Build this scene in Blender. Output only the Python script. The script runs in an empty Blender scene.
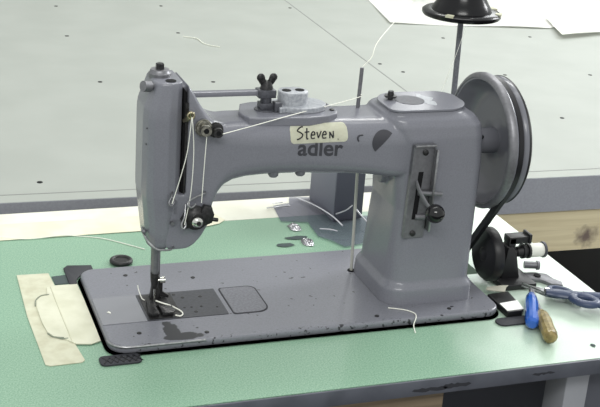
import bpy, bmesh, math, random
from mathutils import Vector, Matrix
from mathutils.bvhtree import BVHTree
random.seed(7)
PI = math.pi
scene = bpy.context.scene
COL = scene.collection

# ------------------------------------------------------------------ materials
def lin(c):
    return tuple(((v / 255 / 12.92) if v / 255 <= 0.04045 else ((v / 255 + 0.055) / 1.055) ** 2.4) for v in c) + (1.0,)

def mat(name, rgb, rough=0.5, metal=0.0, spec=0.5, noise=None, bump=None, coat=0.0, transmission=0.0, alpha=1.0):
    """rgb = sRGB 0-255. noise=(scale, rgb2, lo, hi, detail); bump=(scale, strength, dist)"""
    m = bpy.data.materials.new(name)
    m.use_nodes = True
    nt = m.node_tree
    b = nt.nodes['Principled BSDF']
    b.inputs['Base Color'].default_value = lin(rgb)
    b.inputs['Roughness'].default_value = rough
    b.inputs['Metallic'].default_value = metal
    b.inputs['Specular IOR Level'].default_value = spec
    b.inputs['Coat Weight'].default_value = coat
    b.inputs['Coat Roughness'].default_value = 0.15
    b.inputs['Transmission Weight'].default_value = transmission
    b.inputs['Alpha'].default_value = alpha
    geo = None
    if noise or bump:
        geo = nt.nodes.new('ShaderNodeNewGeometry')
    if noise:
        n = nt.nodes.new('ShaderNodeTexNoise')
        n.inputs['Scale'].default_value = noise[0]
        n.inputs['Detail'].default_value = noise[4] if len(noise) > 4 else 3
        nt.links.new(geo.outputs['Position'], n.inputs['Vector'])
        r = nt.nodes.new('ShaderNodeValToRGB')
        r.color_ramp.elements[0].position = noise[2]
        r.color_ramp.elements[1].position = noise[3]
        r.color_ramp.elements[0].color = lin(noise[1])
        r.color_ramp.elements[1].color = lin(rgb)
        nt.links.new(n.outputs['Fac'], r.inputs['Fac'])
        nt.links.new(r.outputs['Color'], b.inputs['Base Color'])
    if bump:
        n2 = nt.nodes.new('ShaderNodeTexNoise')
        n2.inputs['Scale'].default_value = bump[0]
        n2.inputs['Detail'].default_value = 2
        nt.links.new(geo.outputs['Position'], n2.inputs['Vector'])
        bp = nt.nodes.new('ShaderNodeBump')
        bp.inputs['Strength'].default_value = bump[1]
        bp.inputs['Distance'].default_value = bump[2]
        nt.links.new(n2.outputs['Fac'], bp.inputs['Height'])
        nt.links.new(bp.outputs['Normal'], b.inputs['Normal'])
    return m

GREY = (121, 122, 130)
M = {}
M['enamel'] = mat('grey_hammered_enamel', GREY, 0.24, 0.0, 0.5, noise=(700, (114, 115, 123), 0.3, 0.62), bump=(520, 0.05, 0.0006))
M['enamel_light'] = mat('pale_grey_enamel', (166, 169, 174), 0.3, 0, 0.5, noise=(300, (140, 143, 150), 0.35, 0.6))
M['worn_dark'] = mat('rubbed_dark_enamel', (96, 97, 103), .5, 0, .4, noise=(400, (82, 83, 88), .35, .62))
M['enamel_worn'] = mat('worn_grey_enamel', (112, 113, 120), 0.5, 0, 0.4, noise=(400, (96, 97, 104), 0.35, 0.62))
M['enamel_dark'] = mat('dark_grey_metal', (84, 85, 92), 0.42, 0.3, 0.5, noise=(350, (68, 69, 75), 0.35, 0.62))
M['wheel'] = mat('smooth_grey_wheel_enamel', (112, 113, 120), 0.25, 0, 0.5)
M['plate'] = mat('ground_steel_plate', (150, 151, 157), .24, .5, .5)
M['plate_dark'] = mat('dark_blued_plate', (74, 75, 81), .3, .3, .5, noise=(300, (64, 65, 70), .35, .65))
M['steel'] = mat('bare_steel', (165, 166, 168), 0.3, 0.9, 0.5, noise=(250, (140, 140, 142), 0.35, 0.65))
M['steel_dull'] = mat('dull_steel', (128, 128, 132), 0.42, 0.7, 0.5, noise=(250, (118, 118, 122), 0.35, 0.65))
M['steel_dark'] = mat('blackened_steel', (62, 61, 62), 0.38, 0.6, 0.5, noise=(400, (42, 42, 43), 0.35, 0.65))
M['chrome'] = mat('bright_nickel', (205, 205, 200), 0.16, 1.0)
M['nickel'] = mat('worn_nickel', (150, 148, 138), .28, .9, .5, noise=(260, (105, 103, 96), .4, .6))
M['brassy'] = mat('yellowed_nickel', (176, 168, 140), 0.25, 0.95)
M['black_plastic'] = mat('black_bakelite', (17, 17, 19), 0.12, 0, 0.5)
M['black'] = mat('black_paint', (24, 24, 26), 0.42, 0, 0.5)
M['rubber'] = mat('black_rubber', (22, 22, 25), 0.4, 0, 0.4)
M['pad_rubber'] = mat('dark_grey_rubber', (50, 51, 56), 0.6, 0, 0.35)
M['groove'] = mat('dark_groove', (58, 58, 62), .7, 0, .2)
M['trim'] = mat('dark_grey_trim', (78, 79, 84), .6, 0, .3)
M['dark_hole'] = mat('dark_recess', (20, 20, 22), 0.8, 0, 0.2)
M['ink'] = mat('dark_grey_print', (58, 58, 64), 0.5, 0, 0.4)
M['marker'] = mat('black_marker_ink', (35, 35, 38), 0.6, 0, 0.3)
M['sticker'] = mat('cream_tape_label', (236, 236, 218), 0.6, 0, 0.3, noise=(120, (226, 226, 206), 0.3, 0.6))
M['tape_sheet'] = mat('pale_greenish_tape', (210, 210, 190), 0.6, 0, 0.3, noise=(40, (200, 200, 178), 0.35, 0.6), bump=(160, .2, .0008))
M['fray'] = mat('grey_frayed_cloth', (132, 140, 126), .8, 0, .2)
M['tape'] = mat('cream_masking_tape', (202, 202, 180), 0.65, 0, 0.3, noise=(60, (190, 188, 164), 0.35, 0.6), bump=(300, 0.15, 0.0006))
M['tape_light'] = mat('pale_tape', (226, 223, 200), 0.6, 0, 0.3, noise=(25, (216, 212, 188), 0.35, 0.6))
M['pale_wood'] = mat('white_painted_wood', (226, 226, 212), 0.55, 0, 0.3, noise=(18, (214, 213, 198), 0.35, 0.6))
M['blue'] = mat('translucent_blue_plastic', (30, 88, 178), 0.18, 0, 0.5, coat=0.5)
M['amber'] = mat('amber_plastic_handle', (148, 132, 84), 0.3, 0, 0.5, noise=(160, (108, 94, 52), 0.35, 0.62))
M['scissor'] = mat('blue_grey_handles', (50, 62, 90), 0.35, 0, 0.5)
M['white_thread'] = mat('white_thread', (238, 238, 228), 0.7, 0, 0.2)
M['spool_white'] = mat('white_wound_thread', (226, 226, 218), 0.7, 0, 0.2, bump=(900, 0.3, 0.0004))
M['paper'] = mat('white_paper', (240, 240, 236), 0.7, 0, 0.2)
M['cone'] = mat('glossy_black_thread', (14, 14, 17), 0.2, 0, 0.35)
M['cardboard'] = mat('grey_board', (176, 174, 160), 0.7, 0, 0.2)
M['grey_box'] = mat('grey_carton', (124, 126, 138), 0.5, 0, 0.3)
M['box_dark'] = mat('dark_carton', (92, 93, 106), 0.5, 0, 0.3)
M['crease'] = mat('glinting_film_edge', (225, 225, 230), .15, .3, .6)  # film glints painted in as a near-white colour
M['foil'] = mat('crumpled_foil', (170, 170, 174), 0.16, 0.95, bump=(420, 0.8, 0.002))
M['matt_dark'] = mat('dark_grey_matt', (74, 84, 84), 0.8, 0, 0.2)
M['fibre'] = mat('pale_fibre', (224, 226, 214), 0.7, 0, 0.2)
M['floor'] = mat('dark_floor', (48, 46, 46), 0.7, 0, 0.3, noise=(4, (38, 36, 36), 0.35, 0.65))
M['edge'] = mat('dark_grey_edge_band', (88, 91, 100), 0.45, 0, 0.4, noise=(30, (76, 79, 87), 0.35, 0.62))
M['gouge'] = mat('exposed_black_core', (52, 53, 58), 0.8, 0, 0.2)
M['leg'] = mat('grey_steel_stand', (148, 150, 156), 0.45, 0, 0.4)
M['leg_dark'] = mat('shaded_steel_stand', (88, 90, 98), 0.45, 0, 0.4)  # darker copy of the stand steel, shade put into the colour
M['film'] = None
M['pale_rod'] = mat('pale_steel_rod', (190, 190, 182), .35, .2, .5)

# clear plastic film
def make_film():
    m = bpy.data.materials.new('clear_plastic_film'); m.use_nodes = True
    nt = m.node_tree; nt.nodes.clear()
    out = nt.nodes.new('ShaderNodeOutputMaterial')
    tr = nt.nodes.new('ShaderNodeBsdfTransparent'); tr.inputs['Color'].default_value = (0.66, 0.66, 0.73, 1)
    gl = nt.nodes.new('ShaderNodeBsdfPrincipled'); gl.inputs['Base Color'].default_value = lin((125, 126, 142)); gl.inputs['Roughness'].default_value = 0.12
    mx = nt.nodes.new('ShaderNodeMixShader'); mx.inputs[0].default_value = 0.38
    nt.links.new(tr.outputs[0], mx.inputs[1]); nt.links.new(gl.outputs[0], mx.inputs[2]); nt.links.new(mx.outputs[0], out.inputs['Surface'])
    return m
M['film'] = make_film()

# green laminate with fine speckle
def make_green():
    m = mat('green_speckled_laminate', (126, 170, 146), 0.3, 0, 0.5)
    nt = m.node_tree; b = nt.nodes['Principled BSDF']
    geo = nt.nodes.new('ShaderNodeNewGeometry')
    n = nt.nodes.new('ShaderNodeTexNoise'); n.inputs['Scale'].default_value = 620; n.inputs['Detail'].default_value = 4
    r = nt.nodes.new('ShaderNodeValToRGB')
    r.color_ramp.elements[0].position = .34; r.color_ramp.elements[1].position = .66
    r.color_ramp.elements[0].color = lin((112, 150, 126)); r.color_ramp.elements[1].color = lin((150, 182, 158))
    nt.links.new(geo.outputs['Position'], n.inputs['Vector']); nt.links.new(n.outputs['Fac'], r.inputs['Fac'])
    # window glare painted into the colour, paler towards the right-hand end of the table
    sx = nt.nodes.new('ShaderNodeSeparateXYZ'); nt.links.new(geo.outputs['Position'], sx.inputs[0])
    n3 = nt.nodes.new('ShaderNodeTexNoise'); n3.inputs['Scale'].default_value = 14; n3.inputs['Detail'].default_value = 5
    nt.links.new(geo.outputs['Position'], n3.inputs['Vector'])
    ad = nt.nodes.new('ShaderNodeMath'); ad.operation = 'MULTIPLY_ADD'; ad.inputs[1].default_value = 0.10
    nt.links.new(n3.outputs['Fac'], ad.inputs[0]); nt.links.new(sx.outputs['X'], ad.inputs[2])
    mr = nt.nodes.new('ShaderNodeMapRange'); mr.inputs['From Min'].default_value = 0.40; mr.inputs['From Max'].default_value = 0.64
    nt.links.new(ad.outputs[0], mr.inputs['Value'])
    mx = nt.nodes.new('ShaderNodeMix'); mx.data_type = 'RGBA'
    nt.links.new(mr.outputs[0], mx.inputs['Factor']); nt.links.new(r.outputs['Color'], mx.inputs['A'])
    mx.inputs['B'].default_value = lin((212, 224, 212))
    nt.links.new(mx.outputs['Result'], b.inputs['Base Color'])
    return m
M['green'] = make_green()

# bed: grey enamel with dark chips and one worn, oily patch
def make_bed():
    m = mat('chipped_grey_bed_enamel', (124, 126, 136), 0.28, 0, 0.5, bump=(420, 0.04, 0.0006))
    nt = m.node_tree; b = nt.nodes['Principled BSDF']
    geo = nt.nodes.new('ShaderNodeNewGeometry')
    def noise(s, d=3):
        n = nt.nodes.new('ShaderNodeTexNoise'); n.inputs['Scale'].default_value = s; n.inputs['Detail'].default_value = d
        nt.links.new(geo.outputs['Position'], n.inputs['Vector']); return n.outputs['Fac']
    def math_(op, a, c, d=None):
        k = nt.nodes.new('ShaderNodeMath'); k.operation = op
        for i, v in enumerate((a, c, d)):
            if v is None: continue
            if isinstance(v, (int, float)): k.inputs[i].default_value = v
            else: nt.links.new(v, k.inputs[i])
        return k.outputs[0]
    def ss(v, lo, hi):
        k = nt.nodes.new('ShaderNodeMapRange'); k.interpolation_type = 'SMOOTHSTEP'
        k.inputs['From Min'].default_value = lo; k.inputs['From Max'].default_value = hi
        nt.links.new(v, k.inputs['Value']); return k.outputs[0]
    sx = nt.nodes.new('ShaderNodeSeparateXYZ'); nt.links.new(geo.outputs['Position'], sx.inputs[0])
    X, Y = sx.outputs['X'], sx.outputs['Y']
    chips = ss(noise(120, 2), 0.70, 0.73)
    edge = math_('MULTIPLY', ss(math_('MULTIPLY', Y, -1), 0.0065, 0.0135), ss(noise(190, 3), 0.60, 0.65))
    def blob(cx, cy, rx, ry, wob, nz):
        dx = math_('DIVIDE', math_('SUBTRACT', X, cx), rx); dy = math_('DIVIDE', math_('SUBTRACT', Y, cy), ry)
        d = math_('ADD', math_('MULTIPLY', dx, dx), math_('MULTIPLY', dy, dy))
        d = math_('ADD', d, math_('MULTIPLY', math_('SUBTRACT', nz, 0.5), wob))
        return ss(math_('MULTIPLY', d, -1), -1.15, -0.85)
    nz = noise(90, 3)
    b1 = blob(0.070, 0.012, 0.0080, 0.022, 3.0, nz)
    b2 = blob(0.080, -0.004, 0.020, 0.008, 2.2, nz)
    fac = math_('MAXIMUM', chips, math_('MAXIMUM', edge, math_('MAXIMUM', b1, b2)))
    mx = nt.nodes.new('ShaderNodeMix'); mx.data_type = 'RGBA'
    nt.links.new(fac, mx.inputs['Factor'])
    r = nt.nodes.new('ShaderNodeValToRGB'); r.color_ramp.elements[0].position = .3; r.color_ramp.elements[1].position = .65
    r.color_ramp.elements[0].color = lin((114, 115, 122)); r.color_ramp.elements[1].color = lin((124, 125, 133))
    nt.links.new(noise(500), r.inputs['Fac'])
    nt.links.new(r.outputs['Color'], mx.inputs['A']); mx.inputs['B'].default_value = lin((44, 44, 48))
    nt.links.new(mx.outputs['Result'], b.inputs['Base Color'])
    return m
M['bed'] = make_bed()

# wood with grain along x
def make_wood(name, c1, c2, ck, knot=None):
    m = mat(name, c1, 0.6, 0, 0.3)
    nt = m.node_tree; b = nt.nodes['Principled BSDF']
    geo = nt.nodes.new('ShaderNodeNewGeometry')
    mp = nt.nodes.new('ShaderNodeMapping'); mp.inputs['Scale'].default_value = (6, 60, 130)
    nt.links.new(geo.outputs['Position'], mp.inputs['Vector'])
    n = nt.nodes.new('ShaderNodeTexNoise'); n.inputs['Scale'].default_value = 1; n.inputs['Detail'].default_value = 5; n.inputs['Distortion'].default_value = .6
    nt.links.new(mp.outputs[0], n.inputs['Vector'])
    r = nt.nodes.new('ShaderNodeValToRGB'); r.color_ramp.elements[0].position = .3; r.color_ramp.elements[1].position = .7
    r.color_ramp.elements[0].color = lin(c2); r.color_ramp.elements[1].color = lin(c1)
    nt.links.new(n.outputs['Fac'], r.inputs['Fac'])
    nt.links.new(r.outputs['Color'], b.inputs['Base Color'])
    if knot:
        vm = nt.nodes.new('ShaderNodeVectorMath'); vm.operation = 'SUBTRACT'; vm.inputs[1].default_value = knot
        nt.links.new(geo.outputs['Position'], vm.inputs[0])
        m2 = nt.nodes.new('ShaderNodeMapping'); m2.inputs['Scale'].default_value = (55, 0, 60)
        m2.inputs['Rotation'].default_value = (0, .5, 0)
        nt.links.new(vm.outputs[0], m2.inputs['Vector'])
        ln = nt.nodes.new('ShaderNodeVectorMath'); ln.operation = 'LENGTH'; nt.links.new(m2.outputs[0], ln.inputs[0])
        n3 = nt.nodes.new('ShaderNodeTexNoise'); n3.inputs['Scale'].default_value = 90; nt.links.new(geo.outputs['Position'], n3.inputs['Vector'])
        a = nt.nodes.new('ShaderNodeMath'); a.operation = 'MULTIPLY_ADD'; a.inputs[1].default_value = 1.6
        nt.links.new(n3.outputs['Fac'], a.inputs[0]); nt.links.new(ln.outputs['Value'], a.inputs[2])
        mr = nt.nodes.new('ShaderNodeMapRange'); mr.inputs['From Min'].default_value = 2.1; mr.inputs['From Max'].default_value = 1.0
        nt.links.new(a.outputs[0], mr.inputs['Value'])
        mx = nt.nodes.new('ShaderNodeMix'); mx.data_type = 'RGBA'; mx.inputs['B'].default_value = lin(ck)
        nt.links.new(mr.outputs[0], mx.inputs['Factor']); nt.links.new(r.outputs['Color'], mx.inputs['A'])
        nt.links.new(mx.outputs['Result'], b.inputs['Base Color'])
    return m
M['beam'] = make_wood('pale_pine', (230, 218, 184), (210, 196, 160), (120, 106, 98), (0.868, 0.41, -0.118))
M['drawer_wood'] = make_wood('old_brown_wood', (134, 118, 98), (104, 92, 76), (80, 60, 40))
M['cutting_top'] = mat('pale_grey_laminate', (160, 164, 158), 0.55, 0, 0.35, noise=(9, (155, 159, 153), 0.35, 0.65))
M['apron'] = mat('grey_edge_board', (160, 162, 170), 0.55, 0, 0.4, noise=(300, (152, 154, 162), 0.35, 0.65))
M['seam'] = mat('dark_joint', (134, 136, 133), 0.7, 0, 0.2)

# ------------------------------------------------------------------ mesh helpers
class MB:
    def __init__(s): s.bm = bmesh.new()
    def _ring(s, pts): return [s.bm.verts.new(p) for p in pts]
    def loft(s, rings, cap=True, closed=False):
        R = [s._ring(r) for r in rings]; n = len(R[0])
        pairs = list(zip(R, R[1:])) + ([(R[-1], R[0])] if closed else [])
        for a, b in pairs:
            for i in range(n):
                s.bm.faces.new((a[i], a[(i + 1) % n], b[(i + 1) % n], b[i]))
        if cap and not closed:
            s.bm.faces.new(list(reversed(R[0]))); s.bm.faces.new(R[-1])
        return s
    def box(s, x0, x1, y0, y1, z0, z1):
        return s.loft([[(x0, y0, z), (x1, y0, z), (x1, y1, z), (x0, y1, z)] for z in (z0, z1)])
    def prism(s, poly, z0, z1):                       # polygon in xy extruded in z
        return s.loft([[(x, y, z) for x, y in poly] for z in (z0, z1)])
    def prism_y(s, poly, y0, y1):                     # polygon in xz extruded in y
        return s.loft([[(x, y, z) for x, z in poly] for y in (y0, y1)])
    def cyl(s, p0, p1, r0, r1=None, n=20):
        r1 = r0 if r1 is None else r1
        return s.lathe(p0, p1, [(0, r0), (1, r1)], n)
    def lathe(s, p0, p1, prof, n=24, unit=True, closed=False):
        """prof: (t, radius) along p0->p1; t fraction when unit else metres"""
        p0 = Vector(p0); p1 = Vector(p1); d = (p1 - p0); L = d.length; d.normalize()
        a = Vector((0, 0, 1)) if abs(d.z) < .9 else Vector((1, 0, 0))
        u = d.cross(a).normalized(); v = d.cross(u)
        rings = []
        for t, r in prof:
            c = p0 + d * (t * L if unit else t)
            rings.append([c + (u * math.cos(2 * PI * i / n) + v * math.sin(2 * PI * i / n)) * max(r, 1e-5) for i in range(n)])
        return s.loft(rings, closed=closed)
    def tube(s, pts, r, n=8, smooth=0, sx=1.0, sz=1.0):
        P = [Vector(p) for p in pts]
        if smooth: P = catmull(P, smooth)
        rings = []; up = None
        for i, p in enumerate(P):
            t = (P[min(i + 1, len(P) - 1)] - P[max(i - 1, 0)]).normalized()
            if up is None:
                a = Vector((0, 0, 1)) if abs(t.z) < .9 else Vector((1, 0, 0))
                up = (a - t * a.dot(t)).normalized()
            else:
                up = (up - t * up.dot(t)).normalized()
            sd = t.cross(up)
            rr = r(i / (len(P) - 1)) if callable(r) else r
            rings.append([p + (sd * math.cos(2 * PI * k / n) * sx + up * math.sin(2 * PI * k / n) * sz) * rr for k in range(n)])
        return s.loft(rings)
    def sphere(s, c, r, n=20, sc=(1, 1, 1)):
        c = Vector(c); rings = []
        for j in range(1, n // 2):
            th = PI * j / (n // 2)
            rings.append([c + Vector((math.sin(th) * math.cos(2 * PI * i / n) * sc[0], math.sin(th) * math.sin(2 * PI * i / n) * sc[1], -math.cos(th) * sc[2])) * r for i in range(n)])
        return s.loft(rings)
    def torus(s, c, R, r, axis='z', n=32, k=10, rot=None, sy=1.0):
        rings = []
        for i in range(n):
            a = 2 * PI * i / n; ring = []
            for j in range(k):
                b = 2 * PI * j / k
                x, y, z = (R + r * math.cos(b)) * math.cos(a), (R + r * math.cos(b)) * math.sin(a) * sy, r * math.sin(b)
                v = Vector((x, y, z)) if axis == 'z' else Vector((z, x, y)) if axis == 'x' else Vector((x, z, y))
                if rot: v = rot @ v
                ring.append(Vector(c) + v)
            rings.append(ring)
        return s.loft(rings, closed=True)
    def bevel(s, w, seg=2, ang=0.6):
        bmesh.ops.recalc_face_normals(s.bm, faces=s.bm.faces)
        es = [e for e in s.bm.edges if len(e.link_faces) == 2 and e.calc_face_angle(0) > ang]
        bmesh.ops.bevel(s.bm, geom=es, offset=w, segments=seg, profile=.5, affect='EDGES', clamp_overlap=True)
        return s
    def xf(s, mtx):
        bmesh.ops.transform(s.bm, matrix=mtx, verts=s.bm.verts); return s
    def build(s, name, m, parent=None, smooth=35, label=None):
        bmesh.ops.recalc_face_normals(s.bm, faces=s.bm.faces)
        me = bpy.data.meshes.new(name); s.bm.to_mesh(me); s.bm.free()
        return link_mesh(name, me, m, parent, smooth, label)

WORLD = {}
def link_mesh(name, me, m, parent=None, smooth=35, label=None):
    """vertices are in world space; the origin goes to the base centre of the mesh"""
    xs = [v.co.x for v in me.vertices]; ys = [v.co.y for v in me.vertices]; zs = [v.co.z for v in me.vertices]
    o0 = Vector(((min(xs) + max(xs)) / 2, (min(ys) + max(ys)) / 2, min(zs)))
    me.transform(Matrix.Translation(-o0))
    if smooth:
        for p in me.polygons: p.use_smooth = True
        me.set_sharp_from_angle(angle=math.radians(smooth))
    if m: me.materials.clear(); me.materials.append(m)
    o = bpy.data.objects.new(name, me); COL.objects.link(o)
    WORLD[o.name] = o0
    if parent:
        o.parent = parent; o.location = o0 - WORLD[parent.name]
    else:
        o.location = o0
    if label: o['label'] = label
    return o

def catmull(P, n):
    out = []
    for i in range(len(P) - 1):
        a = P[max(i - 1, 0)]; b = P[i]; c = P[i + 1]; d = P[min(i + 2, len(P) - 1)]
        for k in range(n):
            t = k / n
            out.append(0.5 * ((2 * b) + (c - a) * t + (2 * a - 5 * b + 4 * c - d) * t * t + (3 * b - a - 3 * c + d) * t ** 3))
    out.append(P[-1]); return out

def rrect(x0, x1, y0, y1, r, n=6):
    """rounded rectangle, radii r = single or (bl, br, tr, tl)"""
    if not isinstance(r, (tuple, list)): r = (r,) * 4
    out = []
    for (cx, cy, a0, rr) in ((x0 + r[0], y0 + r[0], PI, r[0]), (x1 - r[1], y0 + r[1], 1.5 * PI, r[1]), (x1 - r[2], y1 - r[2], 0, r[2]), (x0 + r[3], y1 - r[3], .5 * PI, r[3])):
        for i in range(n + 1):
            a = a0 + .5 * PI * i / n
            out.append((cx + rr * math.cos(a), cy + rr * math.sin(a)))
    return out

def thing(name, label, cat, loc, group=None):
    o = bpy.data.objects.new(name, None); COL.objects.link(o)
    o.empty_display_size = .02
    o.location = loc; WORLD[o.name] = Vector(loc)
    o['label'] = label; o['category'] = cat
    if group: o['group'] = group
    return o
def tag(o, label, cat, group=None):
    o['label'] = label; o['category'] = cat
    if group: o['group'] = group
    return o

def voxel(mb, name, size, iters, m, parent, label=None):
    """fuse overlapping solids into one smooth casting"""
    bmesh.ops.recalc_face_normals(mb.bm, faces=mb.bm.faces)
    me = bpy.data.meshes.new(name); mb.bm.to_mesh(me); mb.bm.free()
    t = bpy.data.objects.new('casting_source', me); COL.objects.link(t)
    r = t.modifiers.new('r', 'REMESH'); r.mode = 'VOXEL'; r.voxel_size = size; r.use_smooth_shade = True
    s = t.modifiers.new('s', 'SMOOTH'); s.factor = .5; s.iterations = iters
    dg = bpy.context.evaluated_depsgraph_get(); dg.update()
    ne = bpy.data.meshes.new_from_object(t.evaluated_get(dg), depsgraph=dg)
    bpy.data.objects.remove(t); bpy.data.meshes.remove(me)
    tree = BVHTree.FromPolygons([v.co.copy() for v in ne.vertices], [tuple(p.vertices) for p in ne.polygons])
    ne.name = name
    return link_mesh(name, ne, m, parent, 60, label), tree

def hit(tree, x, z, off=0.0003, y0=-.3):
    h = tree.ray_cast(Vector((x, y0, z)), Vector((0, 1, 0)))
    return (h[0].y - off) if h[0] is not None else None

# ------------------------------------------------------------------ setting
def struct(o): o['kind'] = 'structure'; return o
struct(MB().box(-3, 4, -3, 5, -.80, -.76).build('floor', M['floor'], smooth=0))

M['wall'] = mat('plain_wall_paint', (205, 208, 202), .8, 0, .2, noise=(3, (200, 203, 197), .3, .7))
struct(MB().box(-3, 4, 4.9, 5, -.76, 2.4).build('wall_back', M['wall'], smooth=0))
# ------------------------------------------------------------------ the cutting table behind
ct = thing('cutting_table', 'large pale grey cutting table filling the background behind the sewing machine', 'table', (.4, 1.4, -.76))
FL, FR = (-1.2, .4917), (2.6, .3829)                     # its front edge runs a little askew
def fy(x): return FL[1] + (FR[1] - FL[1]) * (x - FL[0]) / (FR[0] - FL[0])
top = MB().prism([(FL[0], FL[1]), (FR[0], FR[1]), (FR[0], 3.0), (FL[0], 3.0)], -.040, -.012).build('tabletop', M['cutting_top'], ct, 0)
MB().prism([(FL[0], FL[1] - .001), (FR[0], FR[1] - .001), (FR[0], FR[1] + .02), (FL[0], FL[1] + .02)], -.070, -.0125).build('apron', M['apron'], ct, 0, 'grey front edge board')
MB().prism([(FL[0], FL[1] + .004), (FR[0], FR[1] + .004), (FR[0], FR[1] + .045), (FL[0], FL[1] + .045)], -.142, -.0701).build('beam', M['beam'], ct, 0, 'knotty pale pine rail under the apron')
for x, y in ((-1.1, .6), (2.4, .55), (-1.1, 2.8), (2.4, 2.8)):
    MB().box(x - .045, x + .045, y - .045, y + .045, -.76, -.041).build('leg', M['beam'], ct, 0)
MB().prism([(.7785, 1.75), (.7815, 1.75), (.7515, .90), (.7485, .90)], -.0121, -.0117).build('seam', M['seam'], ct, 0)
MB().prism([(.7785, 3.0), (.7815, 3.0), (.7815, 1.75), (.7785, 1.75)], -.0121, -.0117).build('seam', M['seam'], ct, 0)
MB().prism([(-1.2, .519), (2.6, .410), (2.6, .4125), (-1.2, .5215)], -.0121, -.0117).build('seam', M['seam'], ct, 0)
for x, y in ((.202, 1.67), (.448, 1.667), (.7626, 1.64), (.181, 1.385), (.423, 1.40), (.185, 1.034), (.395, 1.015), (.803, 1.052), (.779, 1.116), (1.024, 1.324), (1.014, 1.0115), (1.249, 1.3225), (1.2065, .995), (.975, .722), (.005, .53)):
    MB().lathe((x, y, -.0122), (x, y, -.0116), [(0, .0042), (1, .0042)], 14).build('air_hole', M['dark_hole'], ct, 0)

# white paper sheets on it
def sheet(name, pts, z, label, cat='paper', group=None, th=.0012, nx=14, ny=8, amp=.004, m='paper'):
    a, b, c, d = [Vector((p[0], p[1], 0)) for p in pts]
    bm = bmesh.new(); G = []
    for j in range(ny + 1):
        row = []
        for i in range(nx + 1):
            u, v = i / nx, j / ny
            p = (a * (1 - u) + b * u) * (1 - v) + (d * (1 - u) + c * u) * v
            h = amp * (.5 + .5 * math.sin(7 * u + 3 * v + z * 900)) * (.35 + abs(2 * v - 1) * .65)
            row.append(bm.verts.new((p.x, p.y, z + h)))
        G.append(row)
    for j in range(ny):
        for i in range(nx): bm.faces.new((G[j][i], G[j][i + 1], G[j + 1][i + 1], G[j + 1][i]))
    r = bmesh.ops.solidify(bm, geom=bm.faces[:], thickness=-th)
    mb = MB(); mb.bm.free(); mb.bm = bm
    return tag(mb.build(name, M[m], None, 40), label, cat, group)
sheet('paper_sheet', [(.953, 1.465), (1.345, 1.395), (2.50, 2.05), (1.07, 2.05)], -.0115, 'wide white paper sheet lying behind the black thread cone')
sheet('paper_sheet', [(1.316, 1.292), (1.80, 1.42), (1.95, 1.80), (1.385, 1.480)], -.0055, 'smaller white paper sheet at the right edge overlapping the wide sheet', amp=.006)
MB().tube([(.425, 1.365, -.0112), (.45, 1.345, -.0108), (.455, 1.30, -.0112), (.48, 1.27, -.0112)], .0012, 6, 5).build('x', M['fibre'], None)
o = bpy.data.objects['x']; o.name = 'thread_scrap'; tag(o, 'loose white thread scrap on the cutting table top left of the machine', 'thread')

# ------------------------------------------------------------------ sewing table
st = thing('sewing_table', 'green topped sewing table carrying the grey sewing machine', 'table', (.1, .13, -.76))
XL, XR, YF, YB = -.62, .600, -.126, .388
# top with a rectangular slot for the belt
mb = MB()
SL = (.450, .482, .10, .26)
t0, t1 = -.0175, 0.0
mb.box(XL, SL[0], YF, .318, t0, t1).box(SL[1], XR, YF, .318, t0, t1).box(SL[0], SL[1], YF, SL[2], t0, t1).box(SL[0], SL[1], SL[3], .318, t0, t1)
bmesh.ops.remove_doubles(mb.bm, verts=mb.bm.verts, dist=1e-5)
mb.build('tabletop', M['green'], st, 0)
MB().box(XL, XR, .3181, YB, -.0175, .0005).bevel(.001).build('backing_strip', M['pale_wood'], st, 30, 'white painted wooden strip along the back')
MB().prism([(XL, .300), (.170, .3015), (.190, .303), (.207, .309), (.2175, .320), (.2055, .352), (XL, .352)], .0006, .0011).build('tape_band', M['tape_light'], st, 0, 'cream tape band')
eb = MB().box(XL, XR + .001, YF - .003, YF - .0002, -.0185, -.0004).bevel(.0012).build('edge_band', M['edge'], st, 30, 'dark grey front edge band')
for (xa, xb, za, zb) in ((.290, .325, -.0135, -.0095), (.325, .352, -.0125, -.0082), (.43, .452, -.0105, -.008), (.10, .112, -.013, -.011), (.03, .05, -.012, -.010)):
    n = 8; up = [(xa + (xb - xa) * i / n, zb + random.uniform(-.001, .001)) for i in range(n + 1)]; dn = [(xa + (xb - xa) * i / n, za + random.uniform(-.001, .001)) for i in range(n, -1, -1)]
    MB().prism_y([(xa - .003, (za + zb) / 2)] + dn[::-1] + [(xb + .003, (za + zb) / 2)] + up[::-1], YF - .0033, YF - .0028).build('gouge', M['gouge'], eb, 0)
# dark ring round the machine cut-out
outer = rrect(-.0036, .4530, -.0195, .184, .022); inner = rrect(.004, .448, -.010, .176, .016)
bm = bmesh.new(); A = [bm.verts.new((x, y, .0012)) for x, y in outer]; B = [bm.verts.new((x, y, .0012)) for x, y in inner]
for i in range(len(A)): bm.faces.new((A[i], A[(i + 1) % len(A)], B[(i + 1) % len(A)], B[i]))
bmesh.ops.solidify(bm, geom=bm.faces[:], thickness=.001)
mb = MB(); mb.bm.free(); mb.bm = bm; mb.build('cutout_trim', M['trim'], st, 0, 'dark trim round the machine cut-out')
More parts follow.
